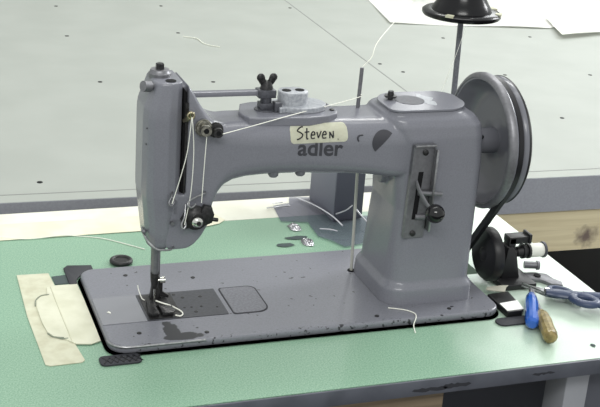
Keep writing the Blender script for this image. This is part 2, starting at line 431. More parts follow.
# under the top
MB().box(XL, .335, -.112, .10, -.105, -.0176).bevel(.003).build('drawer_box', M['drawer_wood'], st, 30, 'brown wooden box hung under the front edge')
lg = MB().box(.492, .522, -.10, -.06, -.74, -.0176).bevel(.002).build('leg', M['leg'], st, 30)
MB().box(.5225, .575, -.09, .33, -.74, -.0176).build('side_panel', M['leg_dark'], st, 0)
MB().box(.44, .582, -.11, .36, -.76, -.741).bevel(.002).build('foot', M['leg'], st, 30)
MB().box(-.55, -.51, -.10, .34, -.74, -.0176).bevel(.002).build('leg', M['leg'], st, 30)
MB().box(-.60, -.46, -.11, .36, -.76, -.741).bevel(.002).build('foot', M['leg'], st, 30)

# ------------------------------------------------------------------ the sewing machine
sm = thing('sewing_machine', 'heavy grey industrial sewing machine with a large handwheel on the green table', 'sewing machine', (.22, .08, 0))
CY = .079
# bed
ZB = .0095
bed = MB()
def bring(i, z): return [(x, y, z) for x, y in rrect(.0 + i, .4515 - i, -.0145 + i, .181 - i, (.020 - i, .020 - i, .016 - i, .018 - i), 8)]
bed.loft([bring(.001, .0013), bring(0, .0025), bring(0, .007), bring(.0006, .0085), bring(.002, ZB), bring(.003, ZB)])
bed = bed.build('bed', M['bed'], sm, 40)
MB().tube([(x, y, ZB - .0012) for x, y in [(.10, -.0143)] + [p for p in reversed(rrect(0, .4515, -.0145, .181, (.020, .020, .016, .018), 8)) if p[0] < .03 and p[1] < .16]], .0014, 8).build('rim', M['steel'], bed, 60, 'bright steel tube standing for the rim highlight')  # steel tube added to draw the highlight along the bed edge
MB().prism(rrect(.0015, .0495, .0365, .1010, .0008, 2), ZB - .001, ZB + .0007).build('slide_plate', M['plate'], bed, 0, 'plain steel slide plate at the left end')
tp = MB().prism(rrect(.0502, .1400, .0365, .1010, .0008, 2), ZB - .001, ZB + .0006).build('throat_plate', M['plate_dark'], bed, 0, 'dark steel plate under the needle')
mb = MB().box(.0525, .0885, .0390, .0975, ZB + .0005, ZB + .0011)
mb.build('feed_plate', M['steel_dark'], bed, 0, 'black raised plate around the needle hole')
for x, y, r in ((.100, .085, .0022), (.096, .060, .0014), (.104, .060, .0014), (.115, .060, .0016), (.106, .048, .0022), (.120, .084, .0022), (.132, .055, .0012), (.092, .094, .002)):
    MB().lathe((x, y, ZB + .0004), (x, y, ZB + .0010), [(0, r), (.6, r), (1, r * .8)], 12).build('screw', M['steel_dark'], bed, 0)
for x, y in ((.105, .0), (.035, .012), (.125, .135), (.05, .155), (.30, -.001), (.39, .0)):
    MB().lathe((x, y, ZB - .0002), (x, y, ZB + .0008), [(0, .0026), (.7, .0026), (1, .002)], 14).build('bed_screw', M['steel_dark'], bed, 0)
# access cover: rounded plate with dark groove
def frame(poly_o, poly_i, z0, z1):
    b = MB(); n = len(poly_o)
    rings = [[(x, y, z0) for x, y in poly_o], [(x, y, z1) for x, y in poly_o], [(x, y, z1) for x, y in poly_i], [(x, y, z0) for x, y in poly_i]]
    return b.loft(rings, closed=True)
pc = rrect(.1450, .1880, .0345, .1010, (.004, .014, .010, .004), 6)
def inset(poly, d):
    cx = sum(p[0] for p in poly) / len(poly); cy = sum(p[1] for p in poly) / len(poly)
    xs = max(abs(p[0] - cx) for p in poly); ys = max(abs(p[1] - cy) for p in poly)
    return [(cx + (x - cx) * (1 - d / xs), cy + (y - cy) * (1 - d / ys)) for x, y in poly]
frame(pc, inset(pc, .0016), ZB - .001, ZB + .0006).build('groove', M['groove'], bed, 0, 'dark groove round the access cover')
MB().prism(inset(pc, .0017), ZB - .001, ZB + .0007).build('access_cover', M['enamel_worn'], bed, 0)

# main casting: column, arm, head block
mb = MB()
def colring(z, x0, x1, y0, y1, r): return [(x, y, z) for x, y in rrect(x0, x1, y0, y1, r, 8)]
# base flange
def RR(a): return (a, a * .62, a * .9, a)
mb.loft([colring(ZB - .002, .3175, .4300, .0165, .133, RR(.024)), colring(.028, .3185, .4295, .0175, .132, RR(.024)), colring(.030, .320, .4280, .019, .1305, RR(.023)), colring(.034, .3228, .4255, .022, .1285, RR(.022))])
# column
mb.loft([colring(.02, .3228, .4255, .022, .1285, RR(.022)), colring(.06, .3250, .4258, .0235, .1260, RR(.022)), colring(.12, .3285, .4265, .026, .1235, RR(.021)), colring(.17, .3240, .4275, .028, .1225, RR(.021)), colring(.205, .316, .4265, .029, .1225, (.021, .016, .016, .021)),
         colring(.2165, .311, .4245, .0305, .1220, (.023, .018, .018, .023)), colring(.2240, .309, .4205, .034, .1190, .024), colring(.2285, .310, .4120, .039, .114, .026)])
# boss under the column cover
mb.loft([colring(.215, .313, .4110, .038, .110, (.016, .030, .024, .032)), colring(.2318, .3135, .4105, .0395, .1085, (.016, .030, .024, .032))])
# arm
def armring(x, zb, zt, y0, y1, rt, rb):
    return [(x, y, z) for y, z in rrect(y0, y1, zb, zt, (rb, rb, rt, rt), 8)]
S = [(.0885, .0935, .2660, .0460, .1090, .006, .014), (.0935, .0950, .2590, .0455, .1095, .007, .016), (.1000, .0990, .2480, .0450, .1100, .009, .018), (.1060, .1040, .2395, .0445, .1100, .011, .018),
     (.1120, .1130, .2320, .0440, .1105, .013, .018), (.1180, .1290, .2265, .0435, .1110, .015, .018), (.1230, .1430, .2240, .0430, .1115, .016, .018), (.1300, .1530, .2225, .0425, .1120, .018, .018),
     (.1400, .1590, .2236, .0420, .1125, .020, .018), (.1550, .1625, .2236, .0410, .1130, .021, .018), (.1750, .1640, .2236, .0400, .1140, .022, .018), (.2100, .1640, .2236, .0385, .1160, .023, .019), (.2600, .1630, .2236, .0360, .1180, .024, .016), (.2900, .1615, .2236, .0340, .1190, .024, .014), (.3150, .1590, .2236, .0315, .1200, .024, .012), (.3500, .1550, .2236, .0305, .1200, .024, .012)]
mb.loft([armring(*s) for s in S])
# lower tension lobe of the head block
mb.prism_y([(.0690, .150), (.0690, .0900), (.0740, .0858), (.0930, .0865), (.1010, .0915), (.1080, .1000), (.1140, .1110), (.1180, .126), (.1190, .145)], .047, .100)
# wall behind the take-up slot joins the block to the face
mb.box(.066, .092, .060, .106, .100, .262)
# small bosses
mb.cyl((.3185, .07, .150), (.3300, .07, .150), .009, n=20)
mb.cyl((.420, CY, .182), (.432, CY, .182), .0215, .020, 28)
arm, arm_tree = voxel(mb, 'arm', .0012, 9, M['enamel'], sm)

# bolts under the arm
for x in (.186, .2165):
    MB().lathe((x, .052, .1615), (x, .052, .1680), [(0, .004), (.3, .0055), (1, .0055)], 14).build('arm_bolt', M['enamel_worn'], arm, 40)
# face casing
mb = MB()
def face_ring(z, k=0.0, dy=0.0, kr=0.0):
    P = [(.0465, .100), (.0450, .062), (.0480, .0500), (.0540, .0445), (.0680, .0430), (.0770, .0470), (.0835, .0530), (.0845, .075), (.0835, .106), (.060, .108)]
    cx = .0845 - kr; cy = .078
    return [(cx + (min(x, cx) - cx) * (1 - k), cy + (y - cy) * (1 - k * .6) + dy, z) for x, y in P]
mb.loft([face_ring(.0855, .34, .002, .0120), face_ring(.0885, .27, .001, .0110), face_ring(.104, .16, 0, .007), face_ring(.125, .075, 0, .002), face_ring(.146, .005), face_ring(.155, 0), face_ring(.232, 0), face_ring(.241, .02), face_ring(.262, .20, -.001), face_ring(.2665, .235, -.001), face_ring(.2685, .28, -.001)])
face, face_tree = voxel(mb, 'face_casing', .0009, 5, M['enamel'], sm)
# top fittings of the head
MB().lathe((.0655, .080, .267), (.0655, .080, .2755), [(0, .0118), (.55, .0118), (.65, .0105), (1, .0095)], 28).build('collar', M['steel_dull'], face, 40)
MB().lathe((.0655, .080, .2755), (.0655, .080, .2815), [(0, .0045), (.9, .0045), (1, .0038)], 6).build('adjusting_bolt', M['steel_dark'], face, 30)
MB().lathe((.0720, .058, .2680), (.0720, .058, .2692), [(0, .0055), (1, .0055)], 18).build('oil_hole', M['dark_hole'], face, 30)
MB().lathe((.0545, .060, .2625), (.0425, .0545, .2650), [(0, .0035), (.35, .0035), (.36, .0058), (1, .0055)], 18).build('thumb_screw', M['steel_dull'], face, 40)
for x, z in ((.0465, .222), (.0462, .205)):
    y = hit(face_tree, x + .002, z, 0) or .06
    MB().sphere((x, y, z), .0009, 8).build('screw', M['steel_dark'], face, 60)
# take-up slot and lever
MB().prism_y([(.0845, .262), (.0876, .258), (.0878, .149), (.0845, .149)], .0515, .0610).build('take_up_slot', M['dark_hole'], arm, 0, 'dark take-up slot')
MB().prism_y([(.0850, .2480), (.0884, .2480), (.0884, .215), (.0872, .150), (.0858, .150), (.0856, .215)], .0462, .0518).build('slot_cover', M['steel_dark'], arm, 0)
tk = MB().tube([(.0855, .052, .228), (.087, .044, .232), (.0885, .0395, .2365), (.0885, .0385, .241)], lambda t: .0026 + .0004 * t, 10, 4, sx=.7).torus((.0888, .0375, .2375), .0034, .0012, 'y', 20, 8).build('take_up_lever', M['brassy'], sm, 50, 'small bright take-up lever with an eyelet')
# flat pressure spring bar from head to wing nut
mb = MB().box(.088, .178, .074, .083, .2452, .2505).bevel(.0008)
mb.build('pressure_spring_bar', M['enamel'], sm, 30)
# wing nut bracket
wb = MB().lathe((.1815, .0785, .2210), (.1815, .0785, .2300), [(0, .0125), (1, .0120)], 24).box(.1740, .1900, .0720, .0850, .2295, .2370).cyl((.1815, .0785, .233), (.1815, .0785, .2530), .0060).box(.1710, .1905, .0705, .0860, .2430, .2515).box(.1880, .1960, .0660, .0760, .2270, .2390)
wb = wb.bevel(.0008).build('wing_bracket', M['enamel_dark'], sm, 35)
wn = MB().lathe((.1815, .0785, .2510), (.1815, .0785, .2600), [(0, .0072), (.4, .0066), (1, .0044)], 20)
for s in (-1, 1):
    wn.tube([(.1815 + s * .0025, .0785, .2565), (.1815 + s * .0050, .0785, .2600), (.1815 + s * .0068, .0785, .2640)], lambda t: .0034 + .0010 * t, 12, 4, sx=.6)
    wn.sphere((.1815 + s * .0070, .0785, .2640), .0046, 14, (1, .5, 1))
wn.build('wing_nut', M['steel_dark'], wb, 50)
# cover plate on the arm
def plate(poly, z0, z1, b=.001): return MB().prism(poly, z0, z1).bevel(b, 2, .9)
cov = plate([(.1525, .0600), (.1560, .0530), (.1644, .0500), (.2206, .0460), (.2440, .0500), (.2560, .0570), (.2600, .0680), (.2590, .0950), (.2480, .1070), (.1740, .1090), (.1600, .1030), (.1510, .0765)], .2185, .2285, .0015).build('arm_cover', M['enamel'], sm, 20)
bp = [(.1925, .062)] + [( .2210 + .0290 * math.cos(a), .080 + .0225 * math.sin(a)) for a in [(-PI * .75 + PI * 1.5 * i / 20) for i in range(21)]] + [(.1925, .098)]
plate(bp, .2284, .2345, .001).build('inspection_cover', M['enamel_light'], cov, 20, 'paler domed cover plate')
ob = MB().loft([[(.2130 + (x - .2130) * k, .082 + (y - .082) * k, z) for x, y in rrect(.1965, .2295, .068, .096, .0139, 8)] for k, z in ((1, .2344), (1, .2465), (.96, .2478), (.93, .2480))]).build('oil_boss', M['enamel_light'], cov, 50, 'pale oval boss with two oil holes')
for x in (.2055, .2205):
    MB().lathe((x, .082, .2476), (x, .082, .2484), [(0, .0052), (1, .0052)], 18).build('oil_hole', M['dark_hole'], cov, 30)
for x, y in ((.2540, .068), (.2535, .090)):
    MB().lathe((x, y, .2283), (x, y, .2300), [(0, .0028), (.7, .0028), (1, .0018)], 14).build('cover_screw', M['steel_dark'], cov, 30)
# column cover with knob and worn oval
cc = plate(rrect(.3130, .4115, .0385, .1090, (.014, .032, .022, .032), 8), .2319, .2345, .0006).build('column_cover', M['enamel'], sm, 20)
MB().lathe((.3490, .076, .2344), (.3490, .076, .2349), [(0, .0170), (1, .0170)], 28).build('worn_disc', M['worn_dark'], cc, 0, 'round dark worn disc on the column cover')
wp = [(.3690 + (.0085 + .0025 * math.sin(5 * a) + .0015 * math.sin(9 * a)) * math.cos(a), .076 + (.021 + .003 * math.sin(4 * a + 1)) * math.sin(a)) for a in [2 * PI * i / 28 for i in range(28)]]
MB().prism([(x, y) for x, y in wp if (x - .3490) ** 2 + (y - .076) ** 2 > .0172 ** 2], .2344, .2347).build('paint_wear', M['enamel_light'], cc, 0, 'whitish worn paint patch')
MB().lathe((.3285, .082, .2344), (.3285, .082, .2440), [(0, .0032), (.25, .0030), (.28, .0070), (.48, .0070), (.5, .0036), (.75, .0036), (1, .0030)], 18).build('cover_knob', M['steel_dark'], cc, 40, 'small dark knob screw on the cover')
# thread pin on top of the arm
MB().cyl((.2935, .090, .219), (.2945, .090, .2690), .0022, .0022, 12).build('thread_pin', M['steel_dull'], sm, 50, 'upright thread pin on the arm top')
MB().cyl((.268, .095, .221), (.268, .095, .2235), .003, .0025, 12).build('oil_plug', M['steel_dark'], arm, 40)

# markings on the arm: tape label, written name, printed word, worn emblem
def decal_grid(poly_fn, x0, x1, z0, z1, nx, nz, off, name, m, parent, label=None):
    bm = bmesh.new(); G = {}
    for i in range(nx + 1):
        for j in range(nz + 1):
            u, v = i / nx, j / nz
            x, z = poly_fn(u, v)
            y = hit(arm_tree, x, z, off)
            G[i, j] = bm.verts.new((x, y, z))
    for i in range(nx):
        for j in range(nz): bm.faces.new((G[i, j], G[i + 1, j], G[i + 1, j + 1], G[i, j + 1]))
    r = bmesh.ops.solidify(bm, geom=bm.faces[:], thickness=.0002)
    mb = MB(); mb.bm.free(); mb.bm = bm
    return mb.build(name, m, parent, 40, label)
SX0, SX1, SZ0, SZ1 = .1985, .2625, .2026, .2206
def stick(u, v):
    # rounded ends
    x = SX0 + (SX1 - SX0) * u; h = 1.0; e = .075
    if u < e: h = math.sqrt(max(0, 1 - ((e - u) / e) ** 2)) * .45 + .55
    if u > 1 - e: h = math.sqrt(max(0, 1 - ((u - 1 + e) / e) ** 2)) * .45 + .55
    zc = (SZ0 + SZ1) / 2 + .0012 * (u - .5)
    return x, zc + (v - .5) * (SZ1 - SZ0) * h
decal_grid(stick, 0, 0, 0, 0, 60, 14, .0004, 'name_label', M['sticker'], arm, 'cream tape label with a name written by hand')
def strokes(name, lines, r, m, parent, off, label=None):
    mb = MB()
    for L in lines:
        P = catmull([Vector((x, 0, z)) for x, z in L], 6)
        pts = []
        for p in P:
            y = hit(arm_tree, p.x, p.z, off)
            pts.append((p.x, y, p.z))
        mb.tube(pts, r, 6, 0)
    return mb.build(name, m, parent, 60, label)
def glyph(ls, x, z, s, slant=.12):
    return [[(x + (a + b * slant) * s, z + b * s) for a, b in l] for l in ls]
H = .0100
W = []
W += glyph([[(.55, 1.15), (.30, 1.12), (.0, .95), (-.08, .8), (.25, .66), (.48, .48), (.38, .22), (.02, .02), (-.12, .02)]], .2065, .2068, H)          # S
W += glyph([[(.18, 1.0), (.14, .5), (.16, .05), (.32, .04)], [(-.08, .66), (.42, .70)]], .2145, .2070, H)                                             # t
W += glyph([[(.0, .38), (.38, .42), (.34, .66), (.14, .66), (.0, .36), (.08, .06), (.42, .08)]], .2208, .2070, H)                                     # e
W += glyph([[(.0, .66), (.16, .08)], [(.16, .08), (.48, .72)]], .2272, .2070, H)                                                                     # v
W += glyph([[(.0, .38), (.38, .42), (.34, .66), (.14, .66), (.0, .36), (.08, .06), (.42, .08)]], .2335, .2070, H)                                     # e
W += glyph([[(.0, .66), (.02, .04)], [(.02, .04), (.0, .66)], [(.02, .62), (.40, .06)], [(.40, .06), (.40, .72)]], .2415, .2068, H)                    # N
W += glyph([[(.0, .0), (.02, .06)]], .2510, .2058, H)
strokes('handwriting', W, .00072, M['marker'], arm, .0009, 'name in black marker')
def text_decal(txt, x0, zb, width, name, m, parent, bold=.0):
    cu = bpy.data.curves.new('t', 'FONT'); cu.body = txt; cu.size = 1; cu.offset = bold; cu.resolution_u = 6
    t = bpy.data.objects.new('t', cu); COL.objects.link(t)
    dg = bpy.context.evaluated_depsgraph_get(); dg.update()
    me = bpy.data.meshes.new_from_object(t.evaluated_get(dg), depsgraph=dg)
    bpy.data.objects.remove(t)
    bm = bmesh.new(); bm.from_mesh(me)
    xs = [v.co.x for v in bm.verts]; a, b = min(xs), max(xs); s = width / (b - a)
    bmesh.ops.subdivide_edges(bm, edges=bm.edges[:], cuts=1)
    for v in bm.verts:
        x = x0 + (v.co.x - a) * s; z = zb + v.co.y * s * 1.02 - (x - x0) * .035
        v.co = Vector((x, hit(arm_tree, x, z, .0003), z))
    mb = MB(); mb.bm.free(); mb.bm = bm
    return mb.build(name, m, parent, 0)
text_decal('adler', .2070, .1893, .0505, 'maker_name', M['ink'], arm, .022)
# half disc, straight side facing lower right
def half_decal(cx, cz, r, a0, name, m, parent):
    bm = bmesh.new(); G = {}
    for i in range(13):
        for j in range(25):
            rr = r * (.02 + .98 * i / 12); a = a0 + PI * j / 24
            x, z = cx + rr * math.cos(a), cz + rr * math.sin(a)
            G[i, j] = bm.verts.new((x, hit(arm_tree, x, z, .0004), z))
    for i in range(12):
        for j in range(24): bm.faces.new((G[i, j], G[i + 1, j], G[i + 1, j + 1], G[i, j + 1]))
    mb = MB(); mb.bm.free(); mb.bm = bm
    return mb.build(name, m, parent, 60)
half_decal(.3035, .2010, .0135, math.radians(47), 'emblem', M['ink'], arm)
strokes('emblem_fragment', [[(.2745, .2030), (.2735, .2065), (.2755, .2090), (.2795, .2095)]], .0010, M['ink'], arm, .0002)

# stitch length lever on the column front
def colY(x, z): return hit(arm_tree, x, z, 0)
yc = colY(.348, .14)
def slab(poly, y0, y1, name, m, parent, label=None, b=.0006):
    return MB().prism_y(poly, y0, y1).bevel(b, 1, .9).build(name, m, parent, 30, label)
rail = slab([(.3355, .1985), (.3600, .1985), (.3580, .0905), (.3335, .0905)], yc - .0045, yc + .002, 'stitch_scale', M['steel_dull'], sm, 'bare steel scale plate with a long slot')
slab([(.3435, .1690), (.3495, .1690), (.3470, .1130), (.3410, .1130)], yc - .0050, yc - .0040, 'slot', M['dark_hole'], rail, 'dark slot')
slab([(.3352, .2005), (.3610, .2005), (.3610, .1980), (.3352, .1980)], yc - .0085, yc, 'scale_cap', M['steel'], rail)
MB().box(.3590, .3615, yc - .013, yc, .1000, .1960).bevel(.0005).build('guide_flange', M['steel'], rail, 30)
for x, z in ((.3490, .1915), (.3440, .0965)):
    MB().lathe((x, yc - .0042, z), (x, yc - .0068, z), [(0, .0034), (.7, .0034), (1, .0024)], 14).build('scale_screw', M['steel_dark'], rail, 40)
lv = MB().tube([(.3420, yc - .003, .1580), (.3430, yc - .012, .1500), (.3470, yc - .024, .1390), (.3520, yc - .032, .1330)], .0032, 10, 5, sx=.5).cyl((.3440, yc - .008, .1460), (.3720, yc - .010, .1435), .0030, .0026, 12).cyl((.345, yc - .004, .116), (.356, yc - .006, .116), .0035, n=12)
lv = lv.build('stitch_lever', M['steel_dull'], sm, 50)
MB().sphere((.3540, yc - .034, .1310), .0106, 28).cyl((.3515, yc - .030, .1335), (.3540, yc - .034, .131), .0055, n=14).build('knob', M['black_plastic'], lv, 70, 'glossy black ball knob')

# thread tension and guides on the head
def yA(x, z): return hit(arm_tree, x, z, 0) or .045
for x, z, r, mm in ((.1040, .2225, .0080, 'nickel'), (.1172, .2195, .0070, 'steel_dark')):
    y = yA(x, z)
    p = MB().lathe((x, y + .004, z), (x - .001, y - .017, z + .001), [(0, .003), (.28, .003), (.3, r * 1.15), (.38, r * 1.15), (.40, r * .7), (.44, r), (.52, r), (.54, r * .55), (.8, r * .55), (.82, r * .75), (1, r * .7)], 20).build('thread_nipper', M[mm], sm, 40)
    MB().lathe((x - .001, y - .0168, z + .001), (x - .001, y - .0176, z + .001), [(0, r * .35), (1, r * .35)], 12).build('slot_screw', M['dark_hole'], p, 0)
tx, tz = .0995, .1235; ty = yA(tx, tz)
td = MB().lathe((tx, ty + .002, tz), (tx, ty - .010, tz), [(0, .0130), (.30, .0130), (.34, .0122), (.5, .0105), (.56, .0128), (.62, .0128), (.70, .0105), (1, .007)], 30).build('tension_discs', M['steel_dark'], sm, 40, 'dark tension discs with a bright nut')
MB().lathe((tx - .001, ty - .010, tz), (tx - .002, ty - .019, tz), [(0, .0050), (.3, .0058), (.75, .0058), (.85, .0048), (1, .003)], 18).build('tension_nut', M['chrome'], td, 40)
MB().lathe((tx - .001, ty - .0188, tz), (tx - .001, ty - .0200, tz), [(0, .0025), (1, .0025)], 10).build('tension_post', M['steel_dark'], td, 40)
mb = MB().prism_y([(.1070, .1390), (.1150, .1370), (.1180, .128), (.1160, .119), (.1080, .116), (.1030, .1225), (.104, .134)], ty - .009, ty - .003).cyl((.116, ty - .007, .1225), (.1225, ty - .008, .1215), .0021).bevel(.0006)
mb.build('release_plate', M['steel_dark'], td, 40)
mb = MB().prism_y([(.0835, .1220), (.0885, .1310), (.0965, .1320), (.0975, .1200), (.0945, .1130), (.0870, .1120)], ty - .004, ty + .001)
mb.build('tension_bracket', M['steel_dark'], td, 40)
MB().tube([(.088, ty - .002, .139), (.086, ty - .008, .128), (.0825, ty - .010, .120), (.084, ty - .011, .1155), (.0870, ty - .010, .118), (.0868, ty - .008, .123)], .0011, 8, 6).build('check_spring', M['steel'], td, 60)
yh = yA(.1, .15)
MB().tube([(.1080, yh + .001, .1510), (.1070, yh - .006, .1520), (.0960, yh - .009, .1490), (.0885, yh - .012, .1460), (.0875, yh - .014, .1425), (.0915, yh - .014, .1400), (.0965, yh - .010, .1420)], .0012, 8, 6).build('thread_hook', M['steel'], sm, 60, 'bent wire thread hook above the tension discs')
yf = hit(face_tree, .072, .145, 0)
MB().tube([(.074, yf + .002, .1530), (.0725, yf - .004, .1500), (.0690, yf - .007, .1440), (.0715, yf - .008, .1405), (.0745, yf - .006, .1440), (.0735, yf - .003, .149)], .0012, 8, 6).build('face_hook', M['steel_dull'], face, 60)
MB().lathe((.0750, .052, .1180), (.0750, .043, .1180), [(0, .0025), (1, .0022)], 12).build('guide_stud', M['steel_dull'], face, 40)
MB().box(.0755, .0815, .0470, .0560, .104, .150).bevel(.001).build('guide_bar', M['enamel'], face, 30)
MB().tube([(.0490, .070, .1045), (.0480, .055, .1020), (.0520, .046, .0960), (.0590, .0420, .0905), (.0680, .0410, .0895), (.0740, .0420, .0895), (.0775, .0470, .0900)], .0013, 8, 6).build('wire_guard', M['steel'], face, 60, 'bent wire guard under the face casing')
MB().sphere((.0475, .056, .106), .0028, 12).build('guard_screw', M['steel_dull'], face, 60)

# needle bar, presser bar, foot
MB().lathe((.0675, .0830, .0200), (.0675, .0830, .0960), [(0, .0040), (.25, .0045), (.26, .0052), (1, .0052)], 18).build('presser_bar', M['steel_dark'], sm, 50)
nb = MB().lathe((.0650, .0740, .0480), (.0650, .0740, .0960), [(0, .0036), (.1, .0046), (1, .0046)], 18).build('needle_bar', M['steel_dull'], sm, 50)
MB().lathe((.0650, .0740, .0300), (.0650, .0740, .0480), [(0, .0030), (.5, .0046), (1, .0050)], 16).build('needle_clamp', M['steel_dark'], nb, 50)
MB().lathe((.0640, .0730, .0400), (.0760, .0700, .0410), [(0, .0018), (.55, .0018), (.56, .0036), (1, .0034)], 12).build('clamp_screw', M['chrome'], nb, 40)
MB().lathe((.0650, .0740, .0095), (.0650, .0740, .0310), [(0, .0003), (.12, .0011), (1, .0012)], 10).build('needle', M['chrome'], nb, 50)
ft = MB().prism([(.0530, .0480), (.0560, .0430), (.0640, .0430), (.0640, .0640), (.0675, .0640), (.0675, .0430), (.0790, .0430), (.0820, .0480), (.0815, .0700), (.0770, .0880), (.0600, .0880), (.0570, .0780)], ZB + .0014, ZB + .0050)
ft.prism_y([(.0610, ZB + .004), (.0745, ZB + .004), (.0730, .019), (.0705, .030), (.0640, .030), (.0625, .019)], .0790, .0860)
ft.bevel(.0006).build('presser_foot', M['steel_dark'], sm, 30)
MB().prism_y([(.0690, .0390), (.0760, .0370), (.0760, .0210), (.0830, .0165), (.0830, .0130), (.0715, .0165)], .0815, .0850).build('foot_lift', M['steel_dark'], sm, 0)

# lifting rod beside the column
MB().cyl((.3170, .1190, ZB), (.3080, .1090, .1660), .0018, .0018, 12).build('lifting_rod', M['pale_rod'], sm, 50, 'thin pale upright rod left of the column')
MB().lathe((.3170, .119, ZB - .0004), (.3170, .119, ZB + .0008), [(0, .0048), (1, .0048)], 16).build('rod_hole', M['dark_hole'], bed, 0)

# handwheel
HX = .4435
prof = [(-.018, .0150), (.0200, .0150), (.0212, .0170), (.0216, .0300), (.0210, .0470), (.0190, .0570), (.0135, .0640), (.0050, .0682), (-.0002, .0712), (-.0010, .0740), (.0005, .0775), (.0035, .0788), (.0070, .0785), (.0100, .0765), (.0120, .0700), (.0165, .0690), (.0190, .0725), (.0225, .0745), (.0265, .0742), (.0290, .0700), (.0295, .0150)]
hw = MB().lathe((HX, CY, .182), (HX + 1, CY, .182), prof, 72, unit=False).build('handwheel', M['wheel'], sm, 40)
MB().lathe((HX, CY, .182), (HX + 1, CY, .182), [(.0, .0725), (-.0017, .0735), (-.0013, .0762), (.0018, .0790), (.0068, .0790), (.0060, .0770), (.0020, .0755), (.0, .0735)], 72, unit=False, closed=True).build('rim', M['steel_dull'], hw, 50, 'bright worn grey rim')
MB().lathe((HX + .0, CY, .182), (HX + 1, CY, .182), [(.0245, .0744), (.0265, .0750), (.0295, .0715), (.0280, .0705)], 72, unit=False, closed=True).build('pulley_flange', M['black'], hw, 50, 'black belt pulley flange')
MB().lathe((.4400, CY - .0120, .190), (.4400, CY - .0138, .1915), [(0, .0028), (1, .0028)], 12).build('set_screw', M['dark_hole'], hw, 40)
# belt
bx = HX + .0145; wr = .0715; pr = .030
wc = Vector((bx, CY, .182)); mc = Vector((bx, .345, -.250))
d = (mc - wc); L = d.length; ang = math.atan2(d.z, d.y); off = math.acos((wr - pr) / L)
pts = []
for i in range(41):
    a = ang + off + (2 * PI - 2 * off) * i / 40
    pts.append((bx, wc.y + wr * math.cos(a), wc.z + wr * math.sin(a)))
for i in range(21):
    a = ang - off + 2 * off * i / 20
    pts.append((bx, mc.y + pr * math.cos(a), mc.z + pr * math.sin(a)))
pts.append(pts[0])
P = [Vector(p) for p in pts]
rings = []
for i in range(len(P) - 1):
    t = (P[(i + 1) % (len(P) - 1)] - P[i - 1 if i else len(P) - 2]).normalized()
    nrm = Vector((0, t.z, -t.y))
    rings.append([P[i] + Vector((1, 0, 0)) * a + nrm * b for a, b in ((-.0038, -.0035), (.0038, -.0035), (.0028, .0035), (-.0028, .0035))])
MB().loft(rings, closed=True).build('drive_belt', M['rubber'], sm, 30, 'black drive belt')
MB().lathe((bx - .012, mc.y, mc.z), (bx + .012, mc.y, mc.z), [(0, .032), (.3, .026), (.7, .026), (1, .032)], 24).cyl((bx + .012, mc.y, mc.z), (bx + .10, mc.y, mc.z), .045).build('motor', M['black'], sm, 40)

# ------------------------------------------------------------------ bobbin winder
wy, wz = .0760, .0375
bw = thing('bobbin_winder', 'black bobbin winder with a friction wheel right of the machine column', 'bobbin winder', (.51, wy, 0))
MB().lathe((0.4685, wy, wz), (0.4835, wy, wz), [(0, .024), (.05, .0300), (.3, .0330), (.8, .0330), (.95, .0290), (1, .020)], 40).build('friction_wheel', M['rubber'], bw, 40)
MB().lathe((0.4670, wy, wz), (0.4686, wy, wz), [(0, .006), (1, .009)], 20).build('hub', M['black'], bw, 40)
MB().cyl((0.4830, wy, wz), (0.5335, wy, wz), .0048).lathe((0.5140, wy, wz), (0.5340, wy, wz), [(0, .006), (.35, .0075), (.36, .0092), (.5, .0092), (.52, .0070), (.7, .0070), (.72, .0095), (.85, .0095), (.9,.004), (1, .004)], 24).build('spindle', M['black'], bw, 40)
MB().prism_y([(0.4920, .004), (0.5190, .004), (0.5150, .018), (0.5100, .040), (0.5040, .048), (0.4970, .048), (0.4950, .030)], wy - .010, wy + .010).bevel(.002).build('post', M['black'], bw, 40)
MB().box(0.4850, 0.5310, wy - .030, wy + .022, .0005, .0075).bevel(.0015).build('base_plate', M['black'], bw, 30)
mb = MB().box(0.5000, 0.5280, wy - .006, wy + .010, .0500, .0590).box(0.5255, 0.5290, wy - .008, wy + .010, .0500, .0620).box(0.4995, 0.5090, wy - .006, wy + .008, .040, .0580).bevel(.0008)
mb.build('latch_arm', M['black'], bw, 30)
mb = MB().prism([(0.5220, .068), (0.5450, .060), (0.5520, .047), (0.5640, .040), (0.5680, .050), (0.5620, .060), (0.5610, .074), (0.5470, .082), (0.5270, .084)], .0003, .0050).bevel(.001)
mb.build('adjusting_plate', M['steel_dull'], bw, 30)
MB().lathe((0.5450, .070, .005), (0.5450, .070, .0062), [(0, .0045), (1, .0045)], 16).build('slot', M['dark_hole'], bw, 0)
MB().lathe((0.5370, .090, .012), (0.5550, .084, .012), [(0, .0045), (.8, .0045), (.82, .0062), (1, .0055)], 16).build('thumb_nut', M['steel_dull'], bw, 40)
sp = thing('thread_spool', 'white thread spool on the black bobbin winder spindle', 'thread spool', (0.5400, wy, wz))
MB().lathe((0.5300, wy, wz), (0.5500, wy, wz), [(0, .0078), (.1, .0086), (.9, .0086), (1, .0078)], 28).build('wound_thread', M['spool_white'], sp, 40)
MB().lathe((0.5500, wy, wz), (0.5525, wy, wz), [(0, .0100), (1, .0100)], 28).build('end_flange', M['enamel_dark'], sp, 40)

